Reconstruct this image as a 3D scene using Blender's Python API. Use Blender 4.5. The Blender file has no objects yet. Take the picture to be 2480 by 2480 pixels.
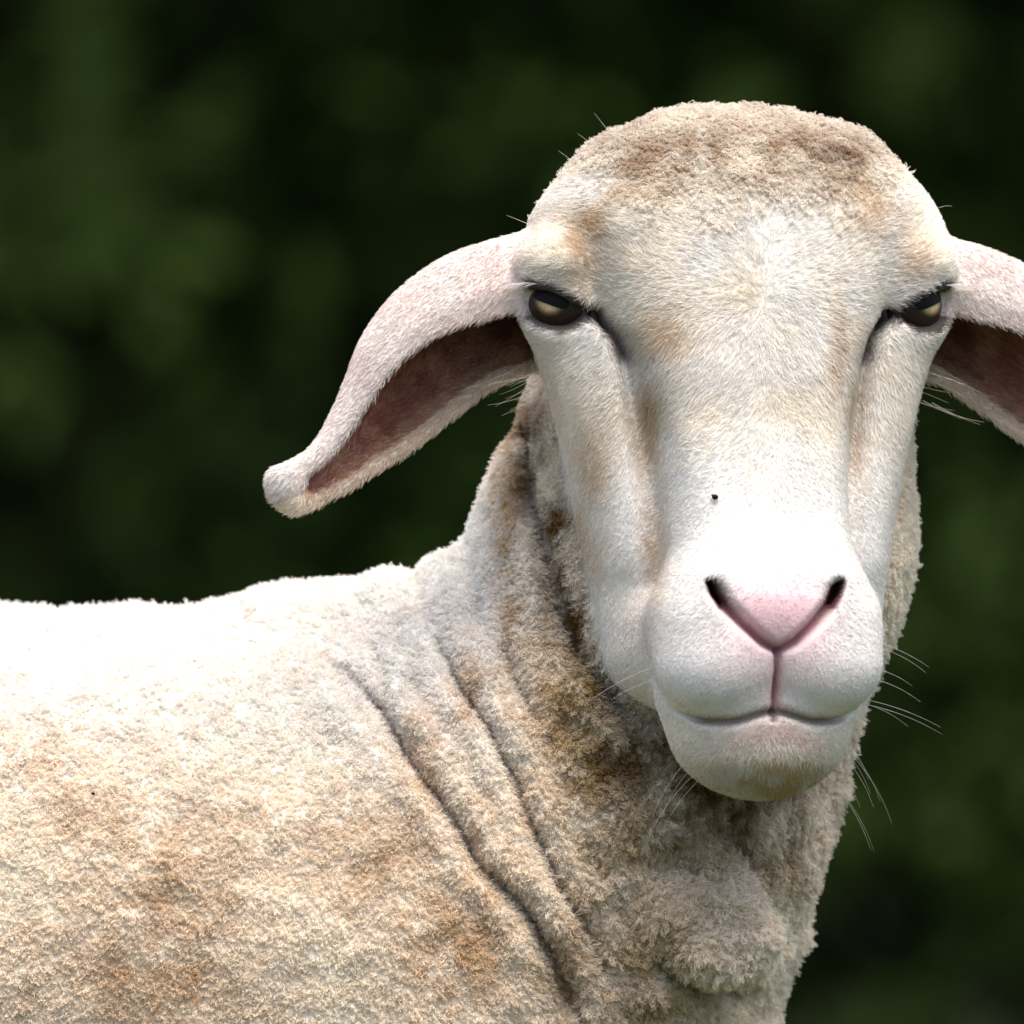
import bpy, math, random
import numpy as np
from mathutils import Vector
from mathutils.bvhtree import BVHTree

# ------------------------------------------------------------------ camera, sky, sun, exposure
S = 0.000161            # metres per modelling unit (the animal is modelled in units of 0.161 mm)
Z0 = 0.714              # height of the camera and of the modelling origin
D = 5.0                 # camera distance
scene = bpy.context.scene
col = scene.collection

cam = bpy.data.cameras.new('camera')
camo = bpy.data.objects.new('camera', cam); col.objects.link(camo)
camo.location = (0, -D, Z0); camo.rotation_euler = (math.radians(90), 0, 0)
cam.sensor_width = 36.0
cam.lens = 36.0 * D / (2480 * S)
cam.clip_start = 0.1; cam.clip_end = 2000
cam.dof.use_dof = True
cam.dof.focus_distance = D - 0.02
cam.dof.aperture_fstop = (cam.lens / 1000.0) / 0.044
scene.camera = camo

SUN_DIR = Vector((0.14, -0.24, 0.96)).normalized()      # towards the sun
elev = math.asin(SUN_DIR.z); azim = math.atan2(SUN_DIR.x, SUN_DIR.y)
world = bpy.data.worlds.new('World'); scene.world = world; world.use_nodes = True
nt = world.node_tree
bg = nt.nodes['Background']
sky = nt.nodes.new('ShaderNodeTexSky'); sky.sky_type = 'NISHITA'; sky.sun_disc = False
sky.sun_elevation = elev; sky.sun_rotation = azim
sky.dust_density = 4.0; sky.air_density = 1.0; sky.ozone_density = 1.0
nt.links.new(sky.outputs[0], bg.inputs[0]); bg.inputs[1].default_value = 0.15
sun = bpy.data.lights.new('sun', 'SUN'); suno = bpy.data.objects.new('sun', sun); col.objects.link(suno)
sun.energy = 2.6; sun.angle = math.radians(45); sun.color = (1.0, 0.93, 0.82)
suno.rotation_euler = SUN_DIR.to_track_quat('Z', 'Y').to_euler(); suno.location = (2, -6, 8)

vs = scene.view_settings
vs.view_transform = 'Standard'; vs.look = 'None'; vs.gamma = 1.0; vs.exposure = 0.82
scene.render.engine = 'CYCLES'
cy = scene.cycles
cy.use_denoising = True; cy.max_bounces = 8; cy.diffuse_bounces = 7; cy.adaptive_threshold = 0.025; cy.glossy_bounces = 2
cy.transmission_bounces = 4; cy.transparent_max_bounces = 6
try: scene.cycles_curves.shape = 'RIBBONS'
except Exception: pass

# ------------------------------------------------------------------ helpers
rng = np.random.default_rng(7)
f4 = np.float32

def to_world(P):
    P = np.asarray(P, dtype=np.float64)
    return np.stack([(P[..., 0] - 1240) * S, P[..., 2] * S, Z0 - (P[..., 1] - 1240) * S], -1)

def vec_world(N):
    return np.stack([N[..., 0], N[..., 2], -N[..., 1]], -1)

_lat = {}
def vnoise(P, scale, seed=0):
    """smooth value noise in -1..1"""
    if seed not in _lat:
        _lat[seed] = np.random.default_rng(1000 + seed).uniform(-1, 1, (32, 32, 32)).astype(f4)
    L = _lat[seed]
    q = P / scale
    i = np.floor(q).astype(np.int32); f = (q - i).astype(f4); f = f * f * (3 - 2 * f)
    i0 = i & 31; i1 = (i + 1) & 31
    x0, y0, z0 = i0[:, 0], i0[:, 1], i0[:, 2]; x1, y1, z1 = i1[:, 0], i1[:, 1], i1[:, 2]
    fx, fy, fz = f[:, 0], f[:, 1], f[:, 2]
    a = L[x0, y0, z0] * (1 - fx) + L[x1, y0, z0] * fx
    b = L[x0, y1, z0] * (1 - fx) + L[x1, y1, z0] * fx
    c = L[x0, y0, z1] * (1 - fx) + L[x1, y0, z1] * fx
    d = L[x0, y1, z1] * (1 - fx) + L[x1, y1, z1] * fx
    return (a * (1 - fy) + b * fy) * (1 - fz) + (c * (1 - fy) + d * fy) * fz

def sstep(a, b, x):
    t = np.clip((x - a) / (b - a), 0, 1)
    return t * t * (3 - 2 * t)

def ell(p, c, r):
    q = p - np.array(c, f4); r = np.array(r, f4)
    k0 = np.sqrt(((q / r) ** 2).sum(1)) + 1e-6
    k1 = np.sqrt(((q / (r * r)) ** 2).sum(1)) + 1e-9
    return k0 * (k0 - 1) / k1

def cone(p, a, b, r1, r2):
    a = np.array(a, f4); b = np.array(b, f4); ba = b - a
    q = p - a
    h = np.clip(q @ ba / (ba @ ba), 0, 1)
    return np.sqrt(((q - h[:, None] * ba) ** 2).sum(1)) - (r1 + (r2 - r1) * h)

def plate(p, a, b, r1, r2, e1, e2):
    """cone widened sideways (first axis) by e"""
    a = np.array(a, f4); b = np.array(b, f4); ba = b - a
    q = p - a
    h = np.clip((q[:, 1:] @ ba[1:]) / (ba[1:] @ ba[1:]), 0, 1)
    x = np.maximum(np.abs(q[:, 0]) - (e1 + (e2 - e1) * h), 0)
    y = q[:, 1] - h * ba[1]; z = q[:, 2] - h * ba[2]
    return np.sqrt(x * x + y * y + z * z) - (r1 + (r2 - r1) * h)

def smin(a, b, k):
    h = np.maximum(k - np.abs(a - b), 0) / k
    return np.minimum(a, b) - h * h * k * 0.25

def smax(a, b, k):
    return -smin(-a, -b, k)

def poly_dist(x, y, pts):
    """distance in a plane to an open polyline and position 0..1 along it"""
    best = np.full(x.shape, 1e9, f4); tt = np.zeros(x.shape, f4)
    n = len(pts) - 1
    for i in range(n):
        ax, ay = pts[i]; bx, by = pts[i + 1]
        dx, dy = bx - ax, by - ay
        h = np.clip(((x - ax) * dx + (y - ay) * dy) / (dx * dx + dy * dy), 0, 1)
        d = np.hypot(x - ax - h * dx, y - ay - h * dy)
        m = d < best
        best = np.where(m, d, best); tt = np.where(m, (i + h) / n, tt)
    return best, tt

def unit(a): return a / (np.linalg.norm(a, axis=-1, keepdims=True) + 1e-9)

def K(*pts):            # outline points noted on the 1932 grid -> modelling units
    return [(x * 1.28364, y * 1.28364) for x, y in pts]

# ------------------------------------------------------------------ the sheep's shape
YAW = math.radians(11.5); CY, SY = math.cos(YAW), math.sin(YAW); HX = 1780.0

def head_local(P):
    x = P[:, 0] - HX
    return np.stack([x * CY + P[:, 2] * SY, P[:, 1], -x * SY + P[:, 2] * CY], 1).astype(f4)

def head_to_px(Q):
    Q = np.asarray(Q, float)
    return np.stack([HX + Q[..., 0] * CY - Q[..., 2] * SY, Q[..., 1], Q[..., 0] * SY + Q[..., 2] * CY], -1)

# ears: a folded sheet, stations (top, front rim, lower rim) noted on the photograph's left ear
ST = [((1030, 432), (1040, 600), (1040, 700), 90, 40, 190),
      ((975, 440), (985, 606), (995, 712), 70, 10, 185),
      ((860, 477), (900, 628), (945, 728), 50, -25, 165),
      ((790, 520), (832, 652), (880, 772), 40, -40, 150),
      ((732, 574), (778, 686), (822, 818), 30, -45, 130),
      ((688, 642), (733, 733), (764, 860), 20, -45, 105),
      ((658, 722), (703, 780), (708, 893), 10, -40, 75),
      ((628, 795), (664, 820), (662, 920), 0, -30, 45),
      ((597, 848), (618, 868), (622, 936), -10, -25, 20),
      ((560, 876), (575, 895), (592, 952), -15, -20, 5),
      ((527, 898), (537, 915), (562, 958), -20, -20, -5)]

def ear_sheet():
    rows = []
    for (T, F, L, wt, wf, wl) in ST:
        pts = []
        for (x, y), w in ((F, wf), (T, wt), (L, wl)):
            px, py = x * 1.28364, y * 1.28364
            pts.append(np.array([(px - HX + SY * w) / CY, py, w]))
        Fp, Tp, Lp = pts
        ax_ = unit(Lp - Tp); wd_ = np.linalg.norm(Lp - Tp); Tp = Tp + ax_ * min(13, .06 * wd_); Lp = Lp - ax_ * min(15, .06 * wd_); Fp = Fp + unit(Tp - Fp) * min(32, 0.35 * np.linalg.norm(Tp - Fp))
        Fu = Fp * 0.55 + Tp * 0.45 + np.array([0, 0, -0.16 * np.linalg.norm(Tp - Fp)])
        Bk = Lp * 0.5 + Tp * 0.5 + np.array([0, 0, 0.34 * np.linalg.norm(Lp - Tp)])
        rows.append([Fp, Fu, Tp, Bk, Lp])
    R = np.array(rows)
    def cr(a, t):                                   # catmull-rom along axis 0
        n = len(a) - 1
        out = []
        for tt in t:
            s = min(tt * n, n - 1e-6); i = int(s); f = s - i
            p0 = a[max(i - 1, 0)]; p1 = a[i]; p2 = a[i + 1]; p3 = a[min(i + 2, n)]
            out.append(0.5 * (2 * p1 + (p2 - p0) * f + (2 * p0 - 5 * p1 + 4 * p2 - p3) * f * f + (3 * p1 - p0 - 3 * p2 + p3) * f ** 3))
        return np.array(out)
    R = cr(R, np.linspace(0, 1, 46))
    R = np.swapaxes(cr(np.swapaxes(R, 0, 1), np.linspace(0, 1, 22)), 0, 1)
    return R                                        # (46, 22, 3)

SHEET = ear_sheet()
_n0, _n1 = SHEET.shape[:2]
_sv = [Vector(v) for v in SHEET.reshape(-1, 3)]
_sf = [(i * _n1 + j, (i + 1) * _n1 + j, (i + 1) * _n1 + j + 1, i * _n1 + j + 1) for i in range(_n0 - 1) for j in range(_n1 - 1)]
EAR = BVHTree.FromPolygons(_sv, _sf)
ELO = SHEET.reshape(-1, 3).min(0) - 90; EHI = SHEET.reshape(-1, 3).max(0) + 90

ETIP = ((545 * 1.28364 - HX - SY * 16) / CY, 926 * 1.28364, -16.0)
def ear_query(Q):
    """distance to the ear sheet, side (+1 inner hollow), along 0..1, across 0..1; Q head-local"""
    M = Q.copy(); M[:, 0] = -np.abs(M[:, 0])
    d = np.full(len(M), 400.0, f4); side = np.zeros(len(M), f4); al = np.zeros(len(M), f4); ac = np.zeros(len(M), f4)
    idx = np.nonzero(((M > ELO) & (M < EHI)).all(1))[0]
    fn = EAR.find_nearest
    for k in idx:
        v = M[k].tolist()
        loc, nor, fi, dist = fn(v)
        d[k] = dist
        side[k] = (v[0] - loc[0]) * nor[0] + (v[1] - loc[1]) * nor[1] + (v[2] - loc[2]) * nor[2]
        al[k] = (fi // (_n1 - 1)) / (_n0 - 2); ac[k] = (fi % (_n1 - 1)) / (_n1 - 2)
    return d, side, al, ac

EYE_C = np.array([430.0, 740.0, -2.0]); EYE_R = 82.0
EYE_A = np.array([0.60, 0.06, -0.80]); EYE_A /= np.linalg.norm(EYE_A)      # looks outwards and forwards
EYE_H = np.array([-0.80, 0.34, -0.60]); EYE_H -= EYE_A * (EYE_H @ EYE_A); EYE_H /= np.linalg.norm(EYE_H)   # to the inner corner
EYE_V = np.cross(EYE_A, EYE_H); EYE_V *= np.sign(EYE_V[1])                   # downwards

EO_H, EO_V = 90.0, 46.0
TEAR = [(352, 768), (312, 822), (285, 895), (258, 1060), (236, 1230), (240, 1400)]
NOSE = [(146, 1425), (128, 1462), (84, 1508), (38, 1550), (0, 1570)]

def sd_head(P, Q=None):
    Q = head_local(P) if Q is None else Q
    u = np.abs(Q[:, 0]); v = Q[:, 1]; w = Q[:, 2]
    A = Q.copy(); A[:, 0] = u
    d = ell(Q, (24, 645, 90), (530, 375, 300))                                   # crown
    d = smin(d, plate(Q, (0, 580, -55), (0, 900, -125), 115, 120, 215, 150), 90)  # forehead
    d = smin(d, ell(A, (446, 640, 8), (98, 74, 126)), 50)                        # brow
    d = smin(d, plate(Q, (0, 880, -130), (0, 1450, -306), 135, 130, 105, 112), 110)  # nose bridge
    d = smin(d, cone(Q, (0, 800, 70), (0, 1620, -130), 330, 185), 120)
    d = smin(d, cone(A, (272, 840, 105), (186, 1560, -70), 178, 150), 110)        # cheeks and jaw
    d = smin(d, cone(A, (384, 818, -8), (250, 1330, -92), 92, 80), 80)         # facial crest
    d = smin(d, ell(Q, (0, 1520, -312), (258, 205, 165)), 110)                    # muzzle
    d = smin(d, ell(A, (128, 1598, -372), (148, 132, 122)), 60)                  # lip lobes
    d = smin(d, ell(A, (166, 1462, -340), (84, 105, 105)), 80)                    # nostril wings
    d = smin(d, ell(Q, (0, 1478, -392), (142, 112, 104)), 40)                    # nose pad
    j = ell(Q, (0, 1762, -275), (212, 150, 155))
    j = smin(j, ell(Q, (0, 1735, -240), (204, 100, 130)), 60)                                # lower jaw and chin
    j = smin(j, cone(Q, (0, 1740, -250), (0, 1480, 40), 150, 230), 90)
    d = smin(d, j, 55)
    d = smin(d, ell(Q, (0, 1688, -262), (236, 92, 118)), 70)
    # eyelids and the opening for the eye
    le = ell(A, EYE_C, (EYE_R + 20,) * 3)
    d = smin(d, le, 45)
    q = A - EYE_C.astype(f4)
    ea = q @ EYE_A.astype(f4); eh = q @ EYE_H.astype(f4); ev = q @ EYE_V.astype(f4)
    lid_v = ev - 8
    op = np.sqrt(((ea - 96) / 66) ** 2 + (eh / EO_H) ** 2 + (lid_v / np.where(lid_v < 0, EO_V, EO_V * 0.85)) ** 2 + 1e-6)
    op = (op - 1) * 46
    d = smax(d, -op, 12)
    d = smin(d, ell(A, EYE_C, (EYE_R - 10,) * 3), 4)
    bd, bt = poly_dist(u, v, [(352, 745), (350, 690), (368, 610), (400, 545)])
    d = d + 30 * np.exp(-(bd / 46) ** 2) * (1 - 0.8 * bt) * (w < 60)
    # grooves
    gd, gt = poly_dist(u, v, TEAR)
    d = d + (54 - 36 * gt) * np.exp(-(gd / (17 + 46 * gt)) ** 2) * (w < 60)
    nd, ntt = poly_dist(u, v, NOSE)
    front = sstep(-330, -390, w)
    d = d + (44 - 16 * ntt) * np.exp(-(nd / (18 - 8 * ntt)) ** 2) * front
    sl, slt = poly_dist(u, v, [(158, 1408), (150, 1434), (134, 1458)])
    d = smax(d, -np.maximum(sl - (11 - 5 * slt), w + 372), 8)                    # nostrils
    ph = np.where((v > 1560) & (v < 1745), np.exp(-(u / 8) ** 2), 0) + np.where(v >= 1500, np.exp(-((v - 1535) / 22) ** 2) * np.exp(-(u / 7) ** 2), 0) * 0.4
    d = d + 34 * ph * front * sstep(1556, 1580, v)
    vm = 1716 + 24 * sstep(0, 110, u) - 40 * sstep(130, 265, u) ** 1.5
    d = d + 30 * np.exp(-((v - vm) / 10) ** 2) * sstep(245, 130, u) * sstep(-200, -270, w)
    return d

FOLDS = [  # polyline, depth, width: wool creases on the near side of the neck
    (K((648, 1250), (700, 1320), (762, 1405), (835, 1520), (905, 1625), (985, 1705), (1045, 1790), (1085, 1880), (1110, 1990)), 78, 18),
    (K((815, 1190), (860, 1270), (908, 1345), (955, 1445), (1005, 1560), (1050, 1660), (1110, 1750), (1150, 1830)), 62, 16),
    (K((700, 1215), (735, 1320), (765, 1400)), 30, 15),
    (K((610, 1230), (665, 1330), (720, 1400), (760, 1470)), 22, 16),
    (K((945, 1210), (975, 1260), (1002, 1320), (1010, 1370)), 36, 18),
    (K((950, 1660), (1000, 1725), (1060, 1850), (1080, 1932)), 36, 22),
    (K((1000, 1810), (1045, 1880), (1070, 1960)), 26, 20),
    (K((985, 790), (995, 860), (1012, 960), (1045, 1100), (1085, 1210), (1140, 1300), (1225, 1390)), 60, 20),
    (K((1225, 1800), (1265, 1838), (1330, 1872), (1425, 1890)), 62, 24),
    (K((1365, 1575), (1400, 1608), (1440, 1648)), 44, 22),
    (K((1200, 1640), (1260, 1630), (1340, 1652)), 24, 26),
    (K((768, 1050), (785, 1085), (800, 1140), (808, 1180)), 24, 18), (K((655, 1090), (668, 1120), (676, 1160)), 24, 16), (K((430, 1120), (450, 1160), (460, 1200)), 24, 20),
    (K((880, 1000), (885, 1080), (900, 1160), (930, 1230)), 12, 18)]

def sd_body(P):
    d = cone(P, (1768, 930, 380), (1702, 1300, 420), 446, 494)                   # neck
    d = smin(d, cone(P, (1702, 1300, 420), (1392, 2000, 500), 494, 570), 120)
    d = smin(d, cone(P, (1392, 2000, 500), (1060, 2560, 640), 575, 745), 160)
    d = smin(d, cone(P, (720, 1640, 600), (1240, 1608, 520), 150, 230), 140)
    d = smin(d, cone(P, (820, 2470, 760), (-2500, 2530, 1010), 1000, 1030), 260)   # barrel
    d = smin(d, ell(P, (450, 2500, 330), (620, 820, 420)), 220)                  # near shoulder
    d = smin(d, ell(P, (-2900, 2500, 1040), (800, 960, 850)), 200)
    d = smin(d, ell(P, (1700, 2270, 0), (170, 125, 110)), 90)                  # throat fold
    d = smin(d, cone(P, (1700, 1400, 150), (1850, 1600, 70), 240, 190), 150)     # throat under the jaw
    return d

def sd_legs(P):
    G = 1240 + Z0 / S
    d = np.full(len(P), 1e4, f4)
    for w in (440.0, 1080.0):
        d = np.minimum(d, smin(cone(P, (650, 2900, w), (560, 3700, w), 330, 190), cone(P, (560, 3700, w), (640, 4380, w), 180, 118), 60))
        d = smin(d, cone(P, (640, 4380, w), (640, 5250, w), 112, 92), 50)
        d = smin(d, cone(P, (640, 5250, w), (690, G - 95, w), 98, 100), 40)
        hw = w + 250
        h = smin(cone(P, (-2750, 2750, hw - 60), (-2420, 3500, hw), 520, 260), cone(P, (-2420, 3500, hw), (-2880, 4420, hw), 220, 125), 80)
        h = smin(h, cone(P, (-2880, 4420, hw), (-2790, 5250, hw), 122, 94), 50)
        h = smin(h, cone(P, (-2790, 5250, hw), (-2730, G - 95, hw), 98, 100), 40)
        d = np.minimum(d, h)
    d = np.minimum(d, cone(P, (-3650, 2150, 1050), (-3760, 3100, 1050), 120, 75))
    return smax(d, P[:, 1] - (G + 3), 10)

def wool_bumps(P):
    k = sstep(1200, 1500, P[:, 0]) * sstep(1400, 1700, P[:, 1])
    return (k * (vnoise(P, 85, 7) * 16 + vnoise(P, 44, 8) * 9) + vnoise(P, 150, 1) * 9 + vnoise(P, 62, 2) * 8 + vnoise(P, 27, 3) * 5).astype(f4)

def sdf(P, parts=False, near=None):
    P = np.ascontiguousarray(P, f4)
    Q = head_local(P)
    body = smin(sd_body(P), sd_legs(P), 180)
    # folds and the rolls between them
    nearside = (P[:, 2] < 620)
    m = np.nonzero(nearside & (np.abs(body) < 260) & (P[:, 0] > 450))[0]
    if len(m):
        acc = np.zeros(len(m), f4)
        x, y = P[m, 0], P[m, 1]
        wob = vnoise(P[m], 150, 5) * 20 + vnoise(P[m], 45, 6) * 9
        for pts, dep, wid in FOLDS:
            fd, ft = poly_dist(x + wob, y + wob * 0.5, pts)
            e = np.clip(np.minimum(ft, 1 - ft) * 5, 0.0, 1) ** 0.7
            acc += e * (dep * np.exp(-(fd / wid) ** 2) - 0.24 * dep * np.exp(-((fd - 3.0 * wid) / (1.5 * wid)) ** 2))
        body[m] += acc
    head = sd_head(P, Q)
    wm = sstep(560, 380, Q[:, 1] + 150 * (np.abs(Q[:, 0]) / 480) ** 2)
    bumps = wool_bumps(P)
    head2 = head - bumps * 0.8 * wm - 10 * wm
    body2 = body - bumps
    d = smin(head2, body2, 34)
    er, side, al, ac = ear_query(Q)
    thick = 6.5 + 9 * al + 4 * (1 - (2 * np.abs(ac - 0.5)) ** 2)
    A = Q.copy(); A[:, 0] = -np.abs(A[:, 0])
    er2 = smin(er - thick, ell(A, ETIP, (40, 34, 20)), 50)
    d = smin(d, er2, 26)
    er = np.minimum(er, er2 + thick)
    if parts:
        return d, head, body, er, side, al, ac, Q
    return d

def axis(*seg):
    out = []
    for a, b, s in seg:
        n = max(1, int(round((b - a) / s)))
        out.append(np.linspace(a, b, n, endpoint=False))
    out.append(np.array([seg[-1][1]]))
    return np.concatenate(out).astype(f4)

AX = axis((-4700, -500, 48), (-500, 600, 17), (600, 1500, 8.5), (1500, 2230, 5.5), (2230, 3010, 8.5))
AY = axis((190, 1340, 8.5), (1340, 1960, 5.5), (1960, 2650, 11), (2650, 5780, 48))
AW = axis((-570, -260, 5.5), (-260, 460, 8.5), (460, 2260, 44))

def surface_nets():
    nx, ny, nz = len(AX), len(AY), len(AW)
    F = np.full((nx, ny, nz), 1e3, f4)
    B = 8
    bx, by, bz = [np.arange(0, n, B) for n in (nx, ny, nz)]
    def cen(a, b): return np.array([(a[i] + a[min(i + B, len(a) - 1)]) / 2 for i in b], f4), np.array([(a[min(i + B, len(a) - 1)] - a[i]) / 2 for i in b], f4)
    cx, hx = cen(AX, bx); cyy, hy = cen(AY, by); cz, hz = cen(AW, bz)
    C = np.stack(np.meshgrid(cx, cyy, cz, indexing='ij'), -1).reshape(-1, 3)
    H = np.sqrt((np.stack(np.meshgrid(hx, hy, hz, indexing='ij'), -1).reshape(-1, 3) ** 2).sum(1))
    dc = np.concatenate([sdf(c) for c in np.array_split(C, max(1, len(C) // 400000))])
    act = np.abs(dc) < H * 1.25 + 75
    nb = (len(bx), len(by), len(bz))
    sign = np.where(dc < 0, -1e3, 1e3).reshape(nb)
    F[:] = np.repeat(np.repeat(np.repeat(sign, B, 0), B, 1), B, 2)[:nx, :ny, :nz]
    ids = np.nonzero(act)[0]
    I, J, Kk = np.unravel_index(ids, nb)
    o = np.arange(B)
    for ch in np.array_split(np.arange(len(ids)), max(1, len(ids) // 1500)):
        gi = (bx[I[ch]][:, None, None, None] + o[None, :, None, None]) + np.zeros((1, 1, B, B), int)
        gj = (by[J[ch]][:, None, None, None] + o[None, None, :, None]) + np.zeros((1, B, 1, B), int)
        gk = (bz[Kk[ch]][:, None, None, None] + o[None, None, None, :]) + np.zeros((1, B, B, 1), int)
        gi = np.broadcast_to(gi, (len(ch), B, B, B)).ravel(); gj = np.broadcast_to(gj, (len(ch), B, B, B)).ravel(); gk = np.broadcast_to(gk, (len(ch), B, B, B)).ravel()
        ok = (gi < nx) & (gj < ny) & (gk < nz)
        gi, gj, gk = gi[ok], gj[ok], gk[ok]
        F[gi, gj, gk] = sdf(np.stack([AX[gi], AY[gj], AW[gk]], 1))
    s = F < 0
    cnt = np.zeros((nx - 1, ny - 1, nz - 1), np.uint8)
    for a in (0, 1):
        for b in (0, 1):
            for c in (0, 1):
                cnt += s[a:nx - 1 + a, b:ny - 1 + b, c:nz - 1 + c]
    mix = (cnt > 0) & (cnt < 8)
    ci, cj, ck = np.nonzero(mix)
    idx = np.full(mix.shape, -1, np.int32); idx[ci, cj, ck] = np.arange(len(ci))
    corners = [(a, b, c) for a in (0, 1) for b in (0, 1) for c in (0, 1)]
    val = {k: F[ci + k[0], cj + k[1], ck + k[2]] for k in corners}
    acc = np.zeros((len(ci), 3)); num = np.zeros(len(ci))
    for k in corners:
        for ax in range(3):
            if k[ax] == 0:
                k2 = list(k); k2[ax] = 1; k2 = tuple(k2)
                a, b = val[k], val[k2]
                cr = (a < 0) != (b < 0)
                t = np.where(cr, a / np.where(cr, a - b, 1), 0)
                p = np.array(k, float)[None] + np.zeros((len(ci), 1)); p[:, ax] = t
                acc += np.where(cr[:, None], p, 0); num += cr
    acc /= num[:, None]
    V = np.stack([AX[ci] + acc[:, 0] * (AX[ci + 1] - AX[ci]), AY[cj] + acc[:, 1] * (AY[cj + 1] - AY[cj]), AW[ck] + acc[:, 2] * (AW[ck + 1] - AW[ck])], 1)
    quads = []
    for ax in range(3):
        sl0 = [slice(None)] * 3; sl1 = [slice(None)] * 3
        sl0[ax] = slice(0, -1); sl1[ax] = slice(1, None)
        chg = s[tuple(sl0)] != s[tuple(sl1)]
        e = np.array(np.nonzero(chg))
        o1, o2 = [(1, 2), (2, 0), (0, 1)][ax]
        lim = np.array(mix.shape)
        ok = (e[o1] > 0) & (e[o2] > 0) & (e[o1] < lim[o1]) & (e[o2] < lim[o2])
        e = e[:, ok]
        def cell(d1, d2):
            q = e.copy(); q[o1] -= d1; q[o2] -= d2
            return idx[q[0], q[1], q[2]]
        q = np.stack([cell(1, 1), cell(0, 1), cell(0, 0), cell(1, 0)], 1)
        ins = s[e[0], e[1], e[2]]
        q[~ins] = q[~ins][:, ::-1]
        quads.append(q)
    Qd = np.concatenate(quads); Qd = Qd[(Qd >= 0).all(1)]
    return V.astype(f4), Qd

V, QD = surface_nets()
d0, dh, db, er, eside, eal, eac, HL = sdf(V, parts=True)
# vertex normals from the faces, smoothed a little
def face_n(V):
    a = V[QD[:, 2]] - V[QD[:, 0]]; b = V[QD[:, 3]] - V[QD[:, 1]]
    return np.cross(a, b)
def vert_n(V):
    fn = face_n(V); N = np.zeros_like(V)
    for k in range(4): np.add.at(N, QD[:, k], fn)
    return N / (np.linalg.norm(N, axis=1, keepdims=True) + 1e-9)
NV = vert_n(V)
# make normals point outwards
probe = sdf(V[::500] + NV[::500] * 12)
if (probe < 0).mean() > 0.5:
    QD = QD[:, ::-1].copy(); NV = -NV

# ------------------------------------------------------------------ regions and colours
HOOF = 1240 + Z0 / S - 260
def gauss(x, y, cx, cy, r, ry=None):
    ry = ry or r
    return np.exp(-((x - cx * 1.28364) / (r * 1.28364)) ** 2 - ((y - cy * 1.28364) / (ry * 1.28364)) ** 2)

def regions(P, Q, dh, db, er):
    ear = sstep(52, 30, er)
    u = np.abs(Q[:, 0]); v = Q[:, 1]; w = Q[:, 2]
    neck = sstep(-14, 22, dh - db)                        # 1 on the neck and body
    line = v + 170 * (u / 480) ** 3 + vnoise(P, 55, 9) * 40 + vnoise(P, 20, 10) * 30
    crown = sstep(600, 410, line)
    crown = np.maximum(crown, sstep(150, 210, w) * (v < 900))
    wool = np.clip(np.maximum(neck, crown), 0, 1) * (1 - ear)
    legs = sstep(3850, 4100, P[:, 1])
    return ear, wool * (1 - legs), neck, crown

def srgb(r, g, b):
    c = np.array([r, g, b]) / 255.0
    return np.where(c <= 0.04045, c / 12.92, ((c + 0.055) / 1.055) ** 2.4)

WHITE = srgb(234, 231, 227); CREAM = srgb(240, 230, 213); WOOLW = srgb(252, 248, 243); WOOLC = srgb(252, 242, 227); WTAN = srgb(212, 180, 136); TAN = srgb(190, 160, 122); BROWN = srgb(140, 108, 74)
PINK = srgb(226, 186, 192); EARPINK = srgb(223, 208, 202); EARIN = srgb(150, 92, 74); DARK = srgb(42, 30, 28)
OLIVE = srgb(186, 154, 82); GREYB = srgb(168, 146, 122)

def mixc(c, k, m):
    return c + (np.asarray(k)[None] - c) * m[:, None]

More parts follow.
